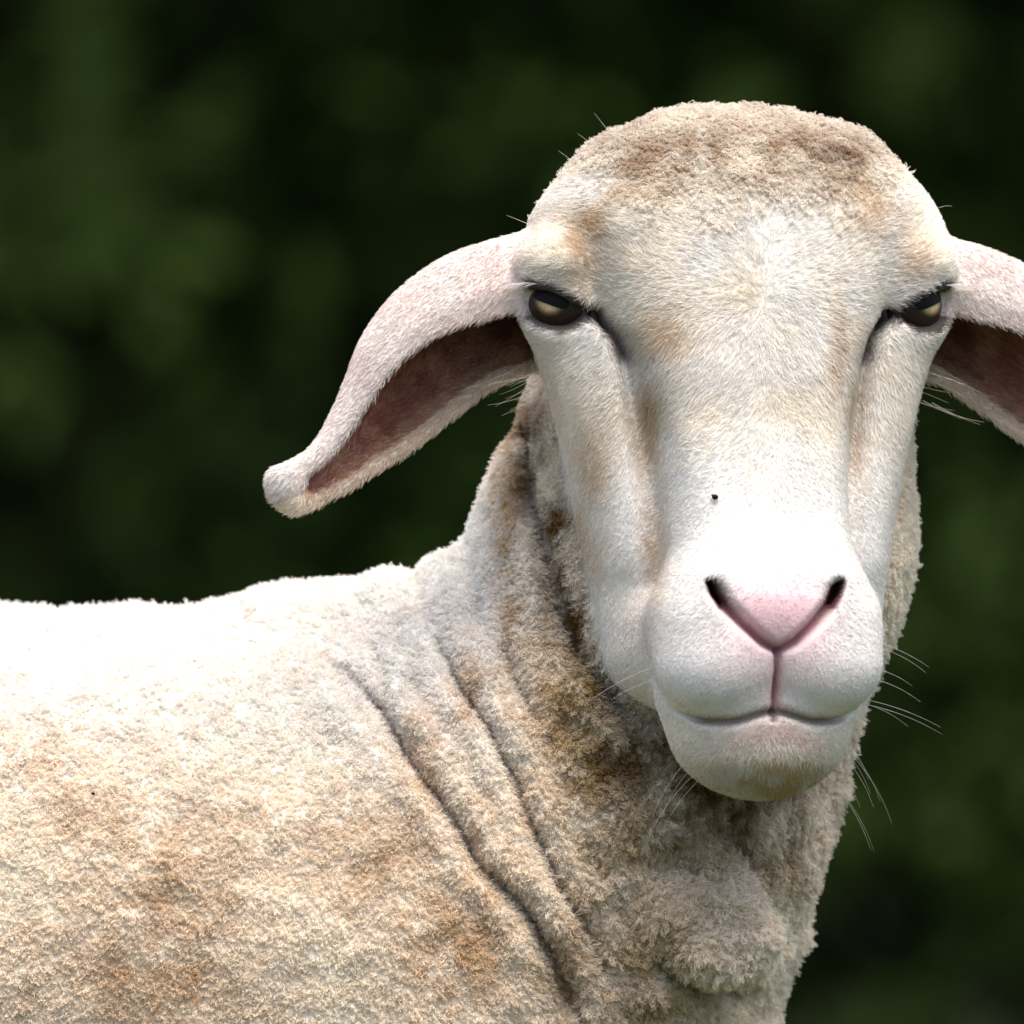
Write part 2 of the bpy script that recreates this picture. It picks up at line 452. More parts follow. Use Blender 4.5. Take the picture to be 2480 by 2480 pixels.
def colours(P, Q, dh, db, er, side, al, ac, jit=0.0):
    ear, wool, neck, crown = regions(P, Q, dh, db, er)
    x, y = P[:, 0], P[:, 1]
    n1 = vnoise(P, 240, 11); n2 = vnoise(P, 90, 12); n3 = vnoise(P, 34, 13); n4 = vnoise(P, 15, 14)
    # face hair
    c = np.repeat(WHITE[None], len(P), 0)
    c = mixc(c, CREAM, np.clip(0.35 + 0.4 * n2, 0, 1) * sstep(1250, 1000, Q[:, 1]))
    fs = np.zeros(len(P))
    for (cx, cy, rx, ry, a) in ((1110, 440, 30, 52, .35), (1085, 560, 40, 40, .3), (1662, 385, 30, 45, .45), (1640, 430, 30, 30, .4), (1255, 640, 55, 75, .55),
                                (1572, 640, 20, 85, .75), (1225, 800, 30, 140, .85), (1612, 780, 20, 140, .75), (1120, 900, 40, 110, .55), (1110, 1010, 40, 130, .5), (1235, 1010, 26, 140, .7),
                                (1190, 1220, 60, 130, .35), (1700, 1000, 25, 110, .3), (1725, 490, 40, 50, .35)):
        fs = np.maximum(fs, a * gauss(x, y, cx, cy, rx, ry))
    c = mixc(c, TAN, np.clip(fs * (0.85 + 0.5 * n2 + 0.3 * n3), 0, 1))  # tan stains, with shading of the bridge and cheek hollows put into them
    arc, _ = poly_dist(x, y, K((1085, 560), (1108, 450), (1130, 370), (1210, 315), (1400, 290), (1540, 300), (1620, 340), (1660, 400)))
    c = mixc(c, TAN, np.clip(np.exp(-(arc / 60) ** 2) * (0.25 + 0.6 * n2 + 0.4 * n3), 0, .7))
    chin = gauss(x, y, 1460, 1462, 150, 48) * sstep(1770, 1850, Q[:, 1])
    c = mixc(c, OLIVE, np.clip(chin * (0.75 + 0.7 * n3), 0, .75))
    # bare pink skin of the nose and lips
    u = np.abs(Q[:, 0]); v = Q[:, 1]; w = Q[:, 2]
    fr = sstep(-330, -390, w)
    pad = fr * np.exp(-(u / 115) ** 4 - ((v - 1490) / 90) ** 2)
    c = mixc(c, CREAM, sstep(1690, 1760, v) * .7 * (P[:, 1] < 2100) * (1 - np.clip(chin * 1.3, 0, 1)))
    c = mixc(c, srgb(234, 212, 212), fr * np.exp(-(u / 170) ** 2 - ((v - 1600) / 130) ** 2) * .55)
    c = mixc(c, PINK, np.clip(pad * 1.1, 0, .9))
    nd, ntt = poly_dist(u, v, NOSE)
    c = mixc(c, srgb(150, 98, 102), fr * np.exp(-(nd / 12) ** 2) * 0.85); c = mixc(c, srgb(92, 48, 52), fr * np.exp(-(nd / 20) ** 2) * sstep(.5, .2, ntt) * .9)
    sl, slt = poly_dist(u, v, [(158, 1408), (150, 1434), (134, 1458)])
    c = mixc(c, srgb(84, 46, 48), sstep(20, 9, sl) * sstep(-200, -250, w) * .95)
    c = mixc(c, srgb(216, 178, 180), fr * np.exp(-(u / 20) ** 2) * sstep(1560, 1590, v) * sstep(1740, 1700, v) * 0.7)
    vm = 1716 + 24 * sstep(0, 110, u) - 40 * sstep(130, 265, u) ** 1.5
    c = mixc(c, srgb(112, 86, 82), np.exp(-((v - vm) / 11) ** 2) * sstep(235, 130, u) * sstep(-200, -270, w) * 0.6)
    c = mixc(c, srgb(196, 168, 158), np.exp(-((v - vm - 48) / 30) ** 2 - (u / 130) ** 2) * fr * 0.8)
    # dark rims of the eyes and tear line
    A = Q.copy(); A[:, 0] = u
    q = A - EYE_C.astype(f4)
    ea = q @ EYE_A.astype(f4); eh = q @ EYE_H.astype(f4); ev = q @ EYE_V.astype(f4)
    rim = np.sqrt((eh / EO_H) ** 2 + ((ev - 8) / np.where(ev < 8, EO_V * 1.2, EO_V)) ** 2)
    rimm = np.where(ev > 8, sstep(1.2, .98, rim + 0.10 * n3), sstep(1.36, 1.1, rim + 0.12 * n3)) * (ea > 0)
    gd, gt = poly_dist(u, v, TEAR[:3])
    c = mixc(c, srgb(74, 56, 50), np.exp(-(gd / 19) ** 2) * 0.95 * (w < 0) * sstep(1.0, 0.75, gt))
    c = mixc(c, DARK, np.clip(rimm, 0, .95))
    # wool
    wc = np.repeat(WOOLC[None], len(P), 0)
    st = np.zeros(len(P)); ol = np.zeros(len(P)); gb = np.zeros(len(P))
    for (cx, cy, rx, ry, a) in ((350, 1700, 110, 120, .5), (300, 1850, 170, 110, .75), (770, 1640, 140, 90, .6), (860, 1780, 130, 110, .7), (90, 1440, 70, 60, .4), (640, 1560, 90, 60, .35),
                                (220, 1520, 140, 90, .3), (420, 1560, 160, 90, .3), (60, 1860, 120, 90, .4), (960, 950, 28, 260, .8), (800, 1450, 40, 120, .5), (900, 1560, 40, 100, .45),
                                (985, 1560, 30, 120, .4), (1000, 1290, 60, 90, .6), (1130, 1790, 110, 120, .45), (880, 1290, 30, 90, .5)):
        st = np.maximum(st, a * gauss(x, y, cx, cy, rx, ry))
    for (cx, cy, rx, ry, a) in ((1090, 1290, 60, 70, .9), (1120, 1450, 80, 90, .8), (1250, 1560, 120, 80, .8), (1300, 1700, 160, 60, .3), (1080, 1400, 60, 60, .8), (1140, 1600, 60, 60, .5), (1330, 1480, 170, 70, .75), (1420, 1640, 110, 70, .6), (1250, 1800, 90, 70, .5), (1300, 1900, 130, 50, .5), (1060, 1860, 60, 90, .4)):
        ol = np.maximum(ol, a * gauss(x, y, cx, cy, rx, ry))
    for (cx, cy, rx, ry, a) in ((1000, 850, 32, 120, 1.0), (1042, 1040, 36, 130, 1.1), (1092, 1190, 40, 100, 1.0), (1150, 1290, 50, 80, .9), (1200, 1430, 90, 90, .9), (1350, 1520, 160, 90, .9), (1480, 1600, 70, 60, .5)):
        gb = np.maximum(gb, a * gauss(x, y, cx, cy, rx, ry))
    nz = 0.75 + 0.55 * n2 + 0.5 * n3 + 0.25 * n4
    wc = mixc(wc, WOOLW, sstep(2150, 1500, y) * sstep(1350, 1200, x))  # wool whitens towards the back, the light from above put into its colour
    wc = mixc(wc, WTAN, np.clip(st * nz + 0.10 * np.clip(n1 + n3, 0, 1), 0, 1))
    wc = mixc(wc, OLIVE, np.clip(ol * nz, 0, 1))
    wc = mixc(wc, srgb(122, 92, 54), np.clip(gb * nz, 0, 1))  # grey-brown by jaw and under chin: dirt, with shade put into the colour
    wc = mixc(wc, BROWN, np.clip((n3 + n2 - 0.75) * 1.2, 0, .6) * np.clip(st + ol, 0, 1))
    # crown wool: grey-tan, dirtier in an arc
    cw = np.repeat(srgb(236, 227, 213)[None], len(P), 0)
    arc, _ = poly_dist(x, y, K((1115, 430), (1130, 370), (1210, 315), (1400, 290), (1540, 300), (1620, 340), (1665, 400)))
    cw = mixc(cw, srgb(188, 164, 138), np.clip(np.exp(-(arc / 80) ** 2) * (0.62 + 0.8 * n2 + 0.7 * n3), 0, 1))
    cw = mixc(cw, srgb(140, 112, 92), np.clip(gauss(x, y, 1580, 300, 70, 34) * (0.6 + n3), 0, .8))
    cw = mixc(cw, GREYB, np.clip(0.35 * n3 + 0.3 * n4, 0, .7))
    wc = mixc(wc, [0, 0, 0], np.zeros(len(P)))
    wc = wc + (cw - wc) * (crown * (1 - neck))[:, None]
    c = c + (wc - c) * wool[:, None]
    # ears
    inner = np.clip(sstep(-9, -1, side), 0, 1)
    ec = np.repeat(EARPINK[None], len(P), 0)
    ec = mixc(ec, WHITE, np.clip(0.15 + 0.35 * n2 + 0.6 * sstep(.75, 1, al), 0, 1))
    ei = mixc(mixc(np.repeat(EARIN[None], len(P), 0), srgb(96, 54, 48), sstep(.5, .1, al)), srgb(176, 130, 108), np.clip(sstep(.45, .9, al) * .7 + 0.5 * n3 + .5 * n2 + .5 * sstep(.6, .95, ac), 0, 1))  # inner skin darker towards the base, partly the hollow's shade put into the colour
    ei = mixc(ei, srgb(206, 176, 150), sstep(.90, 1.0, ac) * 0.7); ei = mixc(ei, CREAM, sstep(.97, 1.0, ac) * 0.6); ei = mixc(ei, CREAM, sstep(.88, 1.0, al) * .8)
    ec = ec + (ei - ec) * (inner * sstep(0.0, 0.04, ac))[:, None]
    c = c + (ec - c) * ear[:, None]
    # shins and hooves
    c = mixc(c, WHITE * 0.8, sstep(3850, 4100, y)); c = mixc(c, srgb(70, 60, 52), sstep(HOOF, HOOF + 40, y))
    c = c * (1 + 0.05 * n3 + 0.03 * n4)[:, None]
    return np.clip(c, 0.01, 0.965), ear, wool, neck, crown, inner, rimm, pad

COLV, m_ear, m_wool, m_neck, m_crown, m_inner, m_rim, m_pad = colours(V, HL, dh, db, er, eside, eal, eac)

# ------------------------------------------------------------------ materials
def mat_attr(name, rough=0.8, sheen=0.0, noise_bump=0.0, trans=0.0, spec=0.2):
    m = bpy.data.materials.new(name); m.use_nodes = True
    t = m.node_tree; b = t.nodes['Principled BSDF']
    a = t.nodes.new('ShaderNodeAttribute'); a.attribute_name = 'Col'
    nz = t.nodes.new('ShaderNodeTexNoise'); nz.inputs['Scale'].default_value = 900; nz.inputs['Detail'].default_value = 3
    tc = t.nodes.new('ShaderNodeTexCoord'); t.links.new(tc.outputs['Object'], nz.inputs['Vector'])
    mx = t.nodes.new('ShaderNodeMixRGB'); mx.blend_type = 'MULTIPLY'; mx.inputs[0].default_value = 0.25
    rp = t.nodes.new('ShaderNodeValToRGB'); rp.color_ramp.elements[0].color = (.55, .5, .45, 1); rp.color_ramp.elements[0].position = .35
    rp.color_ramp.elements[1].color = (1, 1, 1, 1); rp.color_ramp.elements[1].position = .6
    t.links.new(nz.outputs[0], rp.inputs[0]); t.links.new(a.outputs['Color'], mx.inputs[1]); t.links.new(rp.outputs[0], mx.inputs[2])
    t.links.new(mx.outputs[0], b.inputs['Base Color'])
    b.inputs['Roughness'].default_value = rough
    b.inputs['Specular IOR Level'].default_value = spec
    if noise_bump:
        bp = t.nodes.new('ShaderNodeBump'); bp.inputs['Strength'].default_value = noise_bump; bp.inputs['Distance'].default_value = 0.001
        t.links.new(nz.outputs[0], bp.inputs['Height']); t.links.new(bp.outputs[0], b.inputs['Normal'])
    return m

def mat_hair(name, rough=0.6, trans=0.3, spec=0.3):
    m = bpy.data.materials.new(name); m.use_nodes = True
    t = m.node_tree; b = t.nodes['Principled BSDF']; out = t.nodes['Material Output']
    a = t.nodes.new('ShaderNodeAttribute'); a.attribute_name = 'Col'
    t.links.new(a.outputs['Color'], b.inputs['Base Color'])
    b.inputs['Roughness'].default_value = rough; b.inputs['Specular IOR Level'].default_value = spec
    tr = t.nodes.new('ShaderNodeBsdfTranslucent'); t.links.new(a.outputs['Color'], tr.inputs['Color'])
    mx = t.nodes.new('ShaderNodeMixShader'); mx.inputs[0].default_value = trans
    t.links.new(b.outputs[0], mx.inputs[1]); t.links.new(tr.outputs[0], mx.inputs[2]); t.links.new(mx.outputs[0], out.inputs['Surface'])
    return m

def mat_plain(name, c, rough=0.5, var=0.15, scale=30, coat=0.0, c2=None, spec=0.5):
    m = bpy.data.materials.new(name); m.use_nodes = True
    t = m.node_tree; b = t.nodes['Principled BSDF']
    nz = t.nodes.new('ShaderNodeTexNoise'); nz.inputs['Scale'].default_value = scale; nz.inputs['Detail'].default_value = 4
    tc = t.nodes.new('ShaderNodeTexCoord'); t.links.new(tc.outputs['Object'], nz.inputs['Vector'])
    rp = t.nodes.new('ShaderNodeValToRGB')
    lo = [max(0, x * (1 - var)) for x in c]; hi = c2 if c2 is not None else [min(1, x * (1 + var)) for x in c]
    rp.color_ramp.elements[0].color = (*lo, 1); rp.color_ramp.elements[1].color = (*hi, 1)
    rp.color_ramp.elements[0].position = .35; rp.color_ramp.elements[1].position = .65
    t.links.new(nz.outputs[0], rp.inputs[0]); t.links.new(rp.outputs[0], b.inputs['Base Color'])
    b.inputs['Roughness'].default_value = rough; b.inputs['Coat Weight'].default_value = coat; b.inputs['Coat Roughness'].default_value = 0.03
    b.inputs['Specular IOR Level'].default_value = spec
    return m

M_SKIN = mat_attr('sheep_skin', 0.75, noise_bump=0.25)
M_FACE = mat_hair('face_hair', 0.55, 0.25)
M_WOOL = mat_hair('wool', 0.8, 0.30, 0.1)

def mesh_obj(name, verts, faces, mat, parent=None, colour=None, smooth=True):
    me = bpy.data.meshes.new(name)
    verts = np.asarray(verts, f4); faces = np.asarray(faces)
    if faces.ndim == 2:
        k = faces.shape[1]
        me.vertices.add(len(verts)); me.vertices.foreach_set('co', verts.ravel())
        me.loops.add(faces.size); me.loops.foreach_set('vertex_index', faces.ravel().astype(np.int32))
        me.polygons.add(len(faces)); me.polygons.foreach_set('loop_start', np.arange(0, faces.size, k, dtype=np.int32))
        me.update(calc_edges=True)
    if colour is not None:
        a = me.color_attributes.new('Col', 'FLOAT_COLOR', 'POINT')
        a.data.foreach_set('color', np.concatenate([colour, np.ones((len(colour), 1))], 1).astype(f4).ravel())
    if smooth: me.polygons.foreach_set('use_smooth', np.ones(len(me.polygons), bool))
    me.materials.append(mat)
    o = bpy.data.objects.new(name, me); col.objects.link(o)
    if parent is not None: o.parent = parent
    return o

def hair_obj(name, pts, rad, colour, mat, parent=None):
    """pts (n,k,3) world, rad (n,k), colour (n,3)"""
    n, k = pts.shape[:2]
    cu = bpy.data.hair_curves.new(name)
    cu.add_curves([k] * n)
    cu.points.foreach_set('position', np.ascontiguousarray(pts, f4).ravel())
    cu.points.foreach_set('radius', np.ascontiguousarray(rad, f4).ravel())
    a = cu.attributes.new('Col', 'FLOAT_COLOR', 'CURVE')
    a.data.foreach_set('color', np.concatenate([colour, np.ones((n, 1))], 1).astype(f4).ravel())
    cu.materials.append(mat)
    o = bpy.data.objects.new(name, cu); col.objects.link(o)
    if parent is not None: o.parent = parent
    return o

# ------------------------------------------------------------------ sheep: root and body
sheep = bpy.data.objects.new('sheep', None); col.objects.link(sheep)
sheep['label'] = 'cream woolly sheep with drooping ears and wrinkled neck, turning its head to face the viewer'
sheep['category'] = 'sheep'
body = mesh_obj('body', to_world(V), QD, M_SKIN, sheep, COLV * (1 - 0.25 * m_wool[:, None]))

# ------------------------------------------------------------------ hair
QA = 0.5 * np.linalg.norm(face_n(V), axis=1)
QC = V[QD].mean(1)

def sample(n, weight):
    wq = QA * weight[QD].mean(1) if weight.shape[0] == len(V) else QA * weight
    cs = np.cumsum(wq); tot = cs[-1]
    f = np.searchsorted(cs, rng.random(n) * tot)
    a = rng.random((n, 1)).astype(f4); b = rng.random((n, 1)).astype(f4)
    q = QD[f]
    W = [(1 - a) * (1 - b), a * (1 - b), a * b, (1 - a) * b]
    def lerp(X):
        X2 = X if X.ndim == 2 else X[:, None]
        r = sum(W[k] * X2[q[:, k]] for k in range(4))
        return r if X.ndim == 2 else r[:, 0]
    nn = lerp(NV); nn /= np.linalg.norm(nn, axis=1, keepdims=True) + 1e-9
    return lerp, lerp(V), nn

def hair_col(lerp, P):
    Q = head_local(P)
    return colours(P, Q, lerp(dh), lerp(db), lerp(er), lerp(eside), lerp(eal), lerp(eac))[0]

def unit(a): return a / (np.linalg.norm(a, axis=-1, keepdims=True) + 1e-9)

inview = (sstep(-900, -100, V[:, 0]) * sstep(3200, 2500, V[:, 1]) * sstep(900, 500, V[:, 2]) * 0.97 + 0.03).astype(f4)
_td, _tt = poly_dist(np.abs(HL[:, 0]), HL[:, 1], TEAR[:3])
_nd = poly_dist(np.abs(HL[:, 0]), HL[:, 1], NOSE)[0]
face_w = (1 - 0.8 * sstep(26, 12, _td) * sstep(1.0, .6, _tt) * (HL[:, 2] < 0)) * (1 - 0.95 * sstep(30, 16, _nd) * (HL[:, 2] < -330)) * (1 - m_wool) * (1 - m_ear) * (1 - m_rim ** 3) * (1 - 0.92 * np.clip(m_pad * 1.6, 0, 1)) * inview * (V[:, 1] < 2100)
ear_w = m_ear * (1 - 0.7 * m_inner * sstep(.93, .82, eac)) * inview
wool_w = m_wool * inview

# --- face
def make_face(n):
    lerp, P, N = sample(n, face_w)
    Q = head_local(P); u, v, w = Q[:, 0], Q[:, 1], Q[:, 2]
    su = np.tanh(u / 60)
    up = sstep(900, 600, v)
    fl = np.stack([su * (0.55 + 0.4 * up), 0.9 - 1.3 * up, 0.35 * np.ones(n)], 1)
    lip = sstep(1480, 1600, v)
    fl = fl * (1 - lip)[:, None] + np.stack([su * 0.5, 0.9 * np.ones(n), 0.1 * np.ones(n)], 1) * lip[:, None]
    nzv = np.stack([vnoise(P, 120, 21), vnoise(P, 120, 22), vnoise(P, 120, 23)], 1) * 0.6
    fl = fl + nzv + rng.normal(0, .22, (n, 3))
    fw = np.stack([fl[:, 0] * CY - fl[:, 2] * SY, fl[:, 1], fl[:, 0] * SY + fl[:, 2] * CY], 1)
    fw = unit(fw - N * (fw * N).sum(1, keepdims=True))
    L = (17 + 9 * rng.random(n)) * (1 - 0.4 * sstep(900, 1200, v)) * (1 - 0.25 * lip) * (1 + 1.3 * sstep(1750, 1840, v))
    L = L[:, None, None]
    lift = (0.22 + 0.16 * rng.random(n) + .15 * sstep(1750, 1840, v))[:, None]
    t = np.linspace(0, 1, 4)[None, :, None]
    d0 = unit(fw * (1 - lift) + N * lift * 1.6)[:, None]; d1 = unit(fw + N * 0.10)[:, None]
    pts = P[:, None] - N[:, None] * 2 + L * (d0 * t * (1 - 0.5 * t) + d1 * 0.5 * t * t)
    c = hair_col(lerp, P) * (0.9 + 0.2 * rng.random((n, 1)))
    r = (1.05 * (1 - 0.75 * np.linspace(0, 1, 4)))[None] * (0.7 + 0.6 * rng.random((n, 1)))
    hair_obj('face_hair', to_world(pts), r * S, np.clip(c, 0, .93), M_FACE, sheep)
make_face(130000)

# --- ears
def make_ears(n):
    lerp, P, N = sample(n, ear_w)
    Q = head_local(P); u = Q[:, 0]
    inn = sstep(-9, -1, lerp(eside)); al = lerp(eal); ac = lerp(eac)
    rim = np.maximum(sstep(.10, .0, ac), sstep(.9, 1, ac)); rim = np.maximum(rim, sstep(.9, 1, al))
    fl = np.stack([np.sign(u) * 0.9, 0.75 * np.ones(n), 0 * u], 1) + rng.normal(0, .28, (n, 3))
    fw = np.stack([fl[:, 0] * CY - fl[:, 2] * SY, fl[:, 1], fl[:, 0] * SY + fl[:, 2] * CY], 1)
    fw = unit(fw - N * (fw * N).sum(1, keepdims=True))
    lift = (0.15 + 0.2 * rng.random(n) + 0.22 * rim)[:, None]
    L = ((11 + 8 * rng.random(n)) * (1 + .25 * rim + .5 * inn * rng.random(n)))[:, None, None]
    t = np.linspace(0, 1, 4)[None, :, None]
    d0 = unit(fw * (1 - lift) + N * lift * 1.6)[:, None]; d1 = unit(fw + N * 0.12)[:, None]
    pts = P[:, None] - N[:, None] * 2 + L * (d0 * t * (1 - 0.5 * t) + d1 * 0.5 * t * t)
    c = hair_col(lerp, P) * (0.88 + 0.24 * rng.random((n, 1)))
    r = (0.95 * (1 - 0.75 * np.linspace(0, 1, 4)))[None] * (0.7 + 0.6 * rng.random((n, 1)))
    for sgn in (-1, 1):
        m = np.sign(u) == sgn
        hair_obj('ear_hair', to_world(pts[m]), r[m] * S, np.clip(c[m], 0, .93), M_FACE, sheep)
make_ears(70000)

# --- fleece: tufts of curly fibres
def make_wool(nt, per, weight, L0, spread, name, rad, kpts=6, curl=5.0):
    lerp, P, N = sample(nt, weight)
    m_rep = np.repeat(np.arange(nt), per)
    n = nt * per
    tl = L0 * (0.65 + 0.7 * rng.random(nt)) * (1 + 0.25 * vnoise(P, 48, 31) + 0.15 * vnoise(P, 22, 32))
    tilt = unit(N + rng.normal(0, .34, (nt, 3)) + np.stack([0 * P[:, 0], 0.25 + 0 * P[:, 0], 0 * P[:, 0]], 1))
    A = unit(np.cross(N, [0.3, 0.8, 0.5])); Bv = np.cross(N, A)
    ang = rng.random(n) * 2 * np.pi; rr = spread * np.sqrt(rng.random(n))
    off = A[m_rep] * (np.cos(ang) * rr)[:, None] + Bv[m_rep] * (np.sin(ang) * rr)[:, None]
    root = P[m_rep] + off - N[m_rep] * 5
    t = np.linspace(0, 1, kpts)
    LL = (tl[m_rep] * (0.7 + 0.5 * rng.random(n)))[:, None, None]
    pts = root[:, None] + tilt[m_rep][:, None] * LL * t[None, :, None]
    conv = (0.62 * t ** 1.2)[None, :, None]
    pts = pts - off[:, None] * conv
    ph = rng.random(nt)[m_rep] * 6.28 + rng.normal(0, .5, n); fr = 9 + 4 * rng.random(n)
    cc = curl * (0.4 + 0.8 * rng.random(n))
    arg = ph[:, None] + fr[:, None] * t[None]
    amp = cc[:, None] * np.minimum(t[None] * 3, 1)
    pts = pts + A[m_rep][:, None] * (np.cos(arg) * amp)[..., None] + Bv[m_rep][:, None] * (np.sin(arg) * amp)[..., None]
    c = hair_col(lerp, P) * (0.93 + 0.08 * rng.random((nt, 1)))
    c = c[m_rep] * (0.94 + 0.08 * rng.random((n, 1)))
    r = (rad * (1 - 0.55 * t))[None] * (0.7 + 0.6 * rng.random((n, 1)))
    hair_obj(name, to_world(pts), r * S, np.clip(c, 0, .965), M_WOOL, sheep)
neckw = wool_w * (1 - m_crown * (1 - m_neck))
crownw = wool_w * m_crown * (1 - m_neck)
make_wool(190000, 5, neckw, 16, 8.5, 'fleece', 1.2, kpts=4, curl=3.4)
lockw = neckw * sstep(1250, 1500, V[:, 0]) * sstep(1350, 1650, V[:, 1])
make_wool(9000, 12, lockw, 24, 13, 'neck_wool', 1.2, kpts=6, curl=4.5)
make_wool(22000, 6, crownw, 15, 8, 'crown_wool', 1.2, curl=5.5)

# ------------------------------------------------------------------ eyes
def cap(r, fa, fb, nseg=40, nr=12, shape=None):
    """spherical cap around +z; polar reach may vary with angle"""
    vs_ = [(0, 0, r)]; fs = []
    for i in range(1, nr + 1):
        for j in range(nseg):
            a = 2 * math.pi * j / nseg
            reach = shape(a) if shape else fa
            th = reach * i / nr
            vs_.append((r * math.sin(th) * math.cos(a), r * math.sin(th) * math.sin(a), r * math.cos(th)))
    tris = [(0, 1 + j, 1 + (j + 1) % nseg) for j in range(nseg)]
    quads = [(1 + (i - 1) * nseg + j, 1 + i * nseg + j, 1 + i * nseg + (j + 1) % nseg, 1 + (i - 1) * nseg + (j + 1) % nseg) for i in range(1, nr) for j in range(nseg)]
    return np.array(vs_), tris + quads

def pydata_obj(name, verts, faces, mat, parent, colour=None):
    me = bpy.data.meshes.new(name); me.from_pydata([tuple(v) for v in verts], [], faces); me.update()
    if colour is not None:
        a = me.color_attributes.new('Col', 'FLOAT_COLOR', 'POINT')
        a.data.foreach_set('color', np.concatenate([colour, np.ones((len(colour), 1))], 1).astype(f4).ravel())
    me.polygons.foreach_set('use_smooth', np.ones(len(me.polygons), bool)); me.materials.append(mat)
    o = bpy.data.objects.new(name, me); col.objects.link(o); o.parent = parent
    return o

M_SCL = mat_plain('eyeball_dark', (0.030, 0.016, 0.010), 0.4, coat=.15, spec=.25)
M_IRIS = mat_attr('iris_amber', 0.35, spec=0.4)
M_PUP = mat_plain('pupil_black', (0.003, 0.003, 0.004), 0.5, coat=.0, spec=.15)
for sg in (-1, 1):
    def loc2px(verts, sg=sg):
        # verts in the eye frame: x along the lids, y down, z outwards
        p = EYE_C + verts[:, :1] * EYE_H + verts[:, 1:2] * EYE_V + verts[:, 2:] * EYE_A
        p = p * np.array([sg, 1, 1])
        return to_world(head_to_px(p))
    th = lambda a: 1.5
    v_, f_ = cap(EYE_R, 1.55, 0)
    eye = pydata_obj('eye', loc2px(v_), f_, M_SCL, sheep)
    rot = np.array([[1, 0, 0], [0, math.cos(.30), -math.sin(.30)], [0, math.sin(.30), math.cos(.30)]])
    v_, f_ = cap(EYE_R + 1.2, .58, 0, 72, 26)
    th_ = np.arccos(np.clip(v_[:, 2] / (EYE_R + 1.2), -1, 1)); an_ = np.arctan2(v_[:, 1], v_[:, 0])
    ic = np.repeat(srgb(226, 200, 150)[None], len(v_), 0)
    fib = 0.5 + 0.5 * np.sin(an_ * 23 + 2 * np.sin(an_ * 7)) * np.sin(an_ * 11 + 1)
    ic = mixc(ic, srgb(140, 104, 60), fib * .5)
    ic = mixc(ic, srgb(60, 38, 24), sstep(.30, .56, th_) * .97)
    ic = mixc(ic, srgb(40, 28, 20), sstep(.36, .20, np.abs(v_[:, 1]) / (EYE_R * .9)) * .6)
    pydata_obj('iris', loc2px(v_ @ rot.T), f_, M_IRIS, eye, ic)
    def slot(a):
        c, s = abs(math.cos(a)), abs(math.sin(a))
        return (c ** 4 / .62 ** 4 + s ** 4 / .22 ** 4 + 1e-9) ** -.25
    v_, f_ = cap(EYE_R + 2.2, 0, 0, shape=slot)
    pydata_obj('pupil', loc2px(v_ @ rot.T), f_, M_PUP, eye)

# --- eyelashes, guard hairs and whiskers
def strand(root, d0, d1, L, k=6):
    t = np.linspace(0, 1, k)[:, None]
    d0 = unit(np.asarray(d0, float)); d1 = unit(np.asarray(d1, float))
    return np.asarray(root, float) + L * (d0 * t * (1 - 0.5 * t) + d1 * 0.5 * t * t)

def long_hairs(name, lst, c, rad):
    pts = np.array(lst)
    k = pts.shape[1]
    r = np.repeat((rad * (1 - 0.7 * np.linspace(0, 1, k)))[None], len(pts), 0)
    cc = np.asarray(c)[None] * (0.8 + 0.3 * rng.random((len(pts), 1)))
    hair_obj(name, to_world(head_to_px(pts)), r * S, cc, M_FACE, sheep)

for sg in (-1, 1):
    la = []
    for i in range(30):
        a = -88 + 62 * i / 29 + rng.normal(0, 3)
        vv = -50 * math.sqrt(max(0, 1 - (a / 88) ** 2))
        zz = math.sqrt(max(1, 106 ** 2 - a * a - vv * vv))
        p = EYE_C + EYE_H * a + EYE_V * vv + EYE_A * zz
        d0 = EYE_A * .8 - EYE_V * 0.1 - EYE_H * (0.2 - a / 160); d1 = EYE_A * .4 + EYE_V * .75 - EYE_H * (.35 - a / 140)
        st_ = strand(p, d0, d1, 40 + 40 * rng.random())
        la.append(st_ * np.array([sg, 1, 1]))
    long_hairs('eyelash_fringe', la, srgb(232, 226, 220), .7)
gh = []
for sg in (-1, 1):
    for i in range(15):        # long pale hairs on the cheek under the eye, pointing to the ear
        p = np.array([460 + rng.normal(0, 22), 850 + rng.random() * 130, -10 + rng.random() * 70])
        gh.append(strand(p, (0.75, .1 + .5 * rng.random(), -.35), (1.0, .45 * rng.random() + .1, .1), 90 + 80 * rng.random()) * np.array([sg, 1, 1]))
    for i in range(9):        # loose hairs along the crown's edge
        a = math.radians(rng.uniform(-6, 62))
        p = np.array([500 * math.cos(a), 640 - 370 * math.sin(a), 70 + rng.normal(0, 40)])
        gh.append(strand(p, (math.cos(a) + rng.normal(0, .3), -math.sin(a) - .2, rng.normal(0, .3)), (math.cos(a) + .4, -math.sin(a) + .2 + rng.normal(0, .3), 0), 22 + 80 * rng.random() ** 2) * np.array([sg, 1, 1]))
long_hairs('guard_hair', gh, srgb(214, 204, 190), .6)
wh = []
for sg in (-1, 1):
    for i in range(7 if sg > 0 else 4):
        y = rng.uniform(1500, 1720)
        p = np.array([238 + rng.normal(0, 10), y, -300 + rng.normal(0, 40)])
        wh.append(strand(p, (1, .1 + .25 * rng.random(), -.1), (.9, .45 + .3 * rng.random(), .1), 110 + 130 * rng.random()) * np.array([sg, 1, 1]))
    for i in range(10 if sg > 0 else 4):
        y = rng.uniform(1745, 1880)
        p = np.array([165 + rng.normal(0, 15) - (y - 1745) * .3, y, -285 + rng.normal(0, 40)])
        wh.append(strand(p, (.75, .6, -.1), (.35, 1.0, .05), 130 + 190 * rng.random()) * np.array([sg, 1, 1]))
long_hairs('whisker_hair', wh, srgb(205, 205, 195), .55)

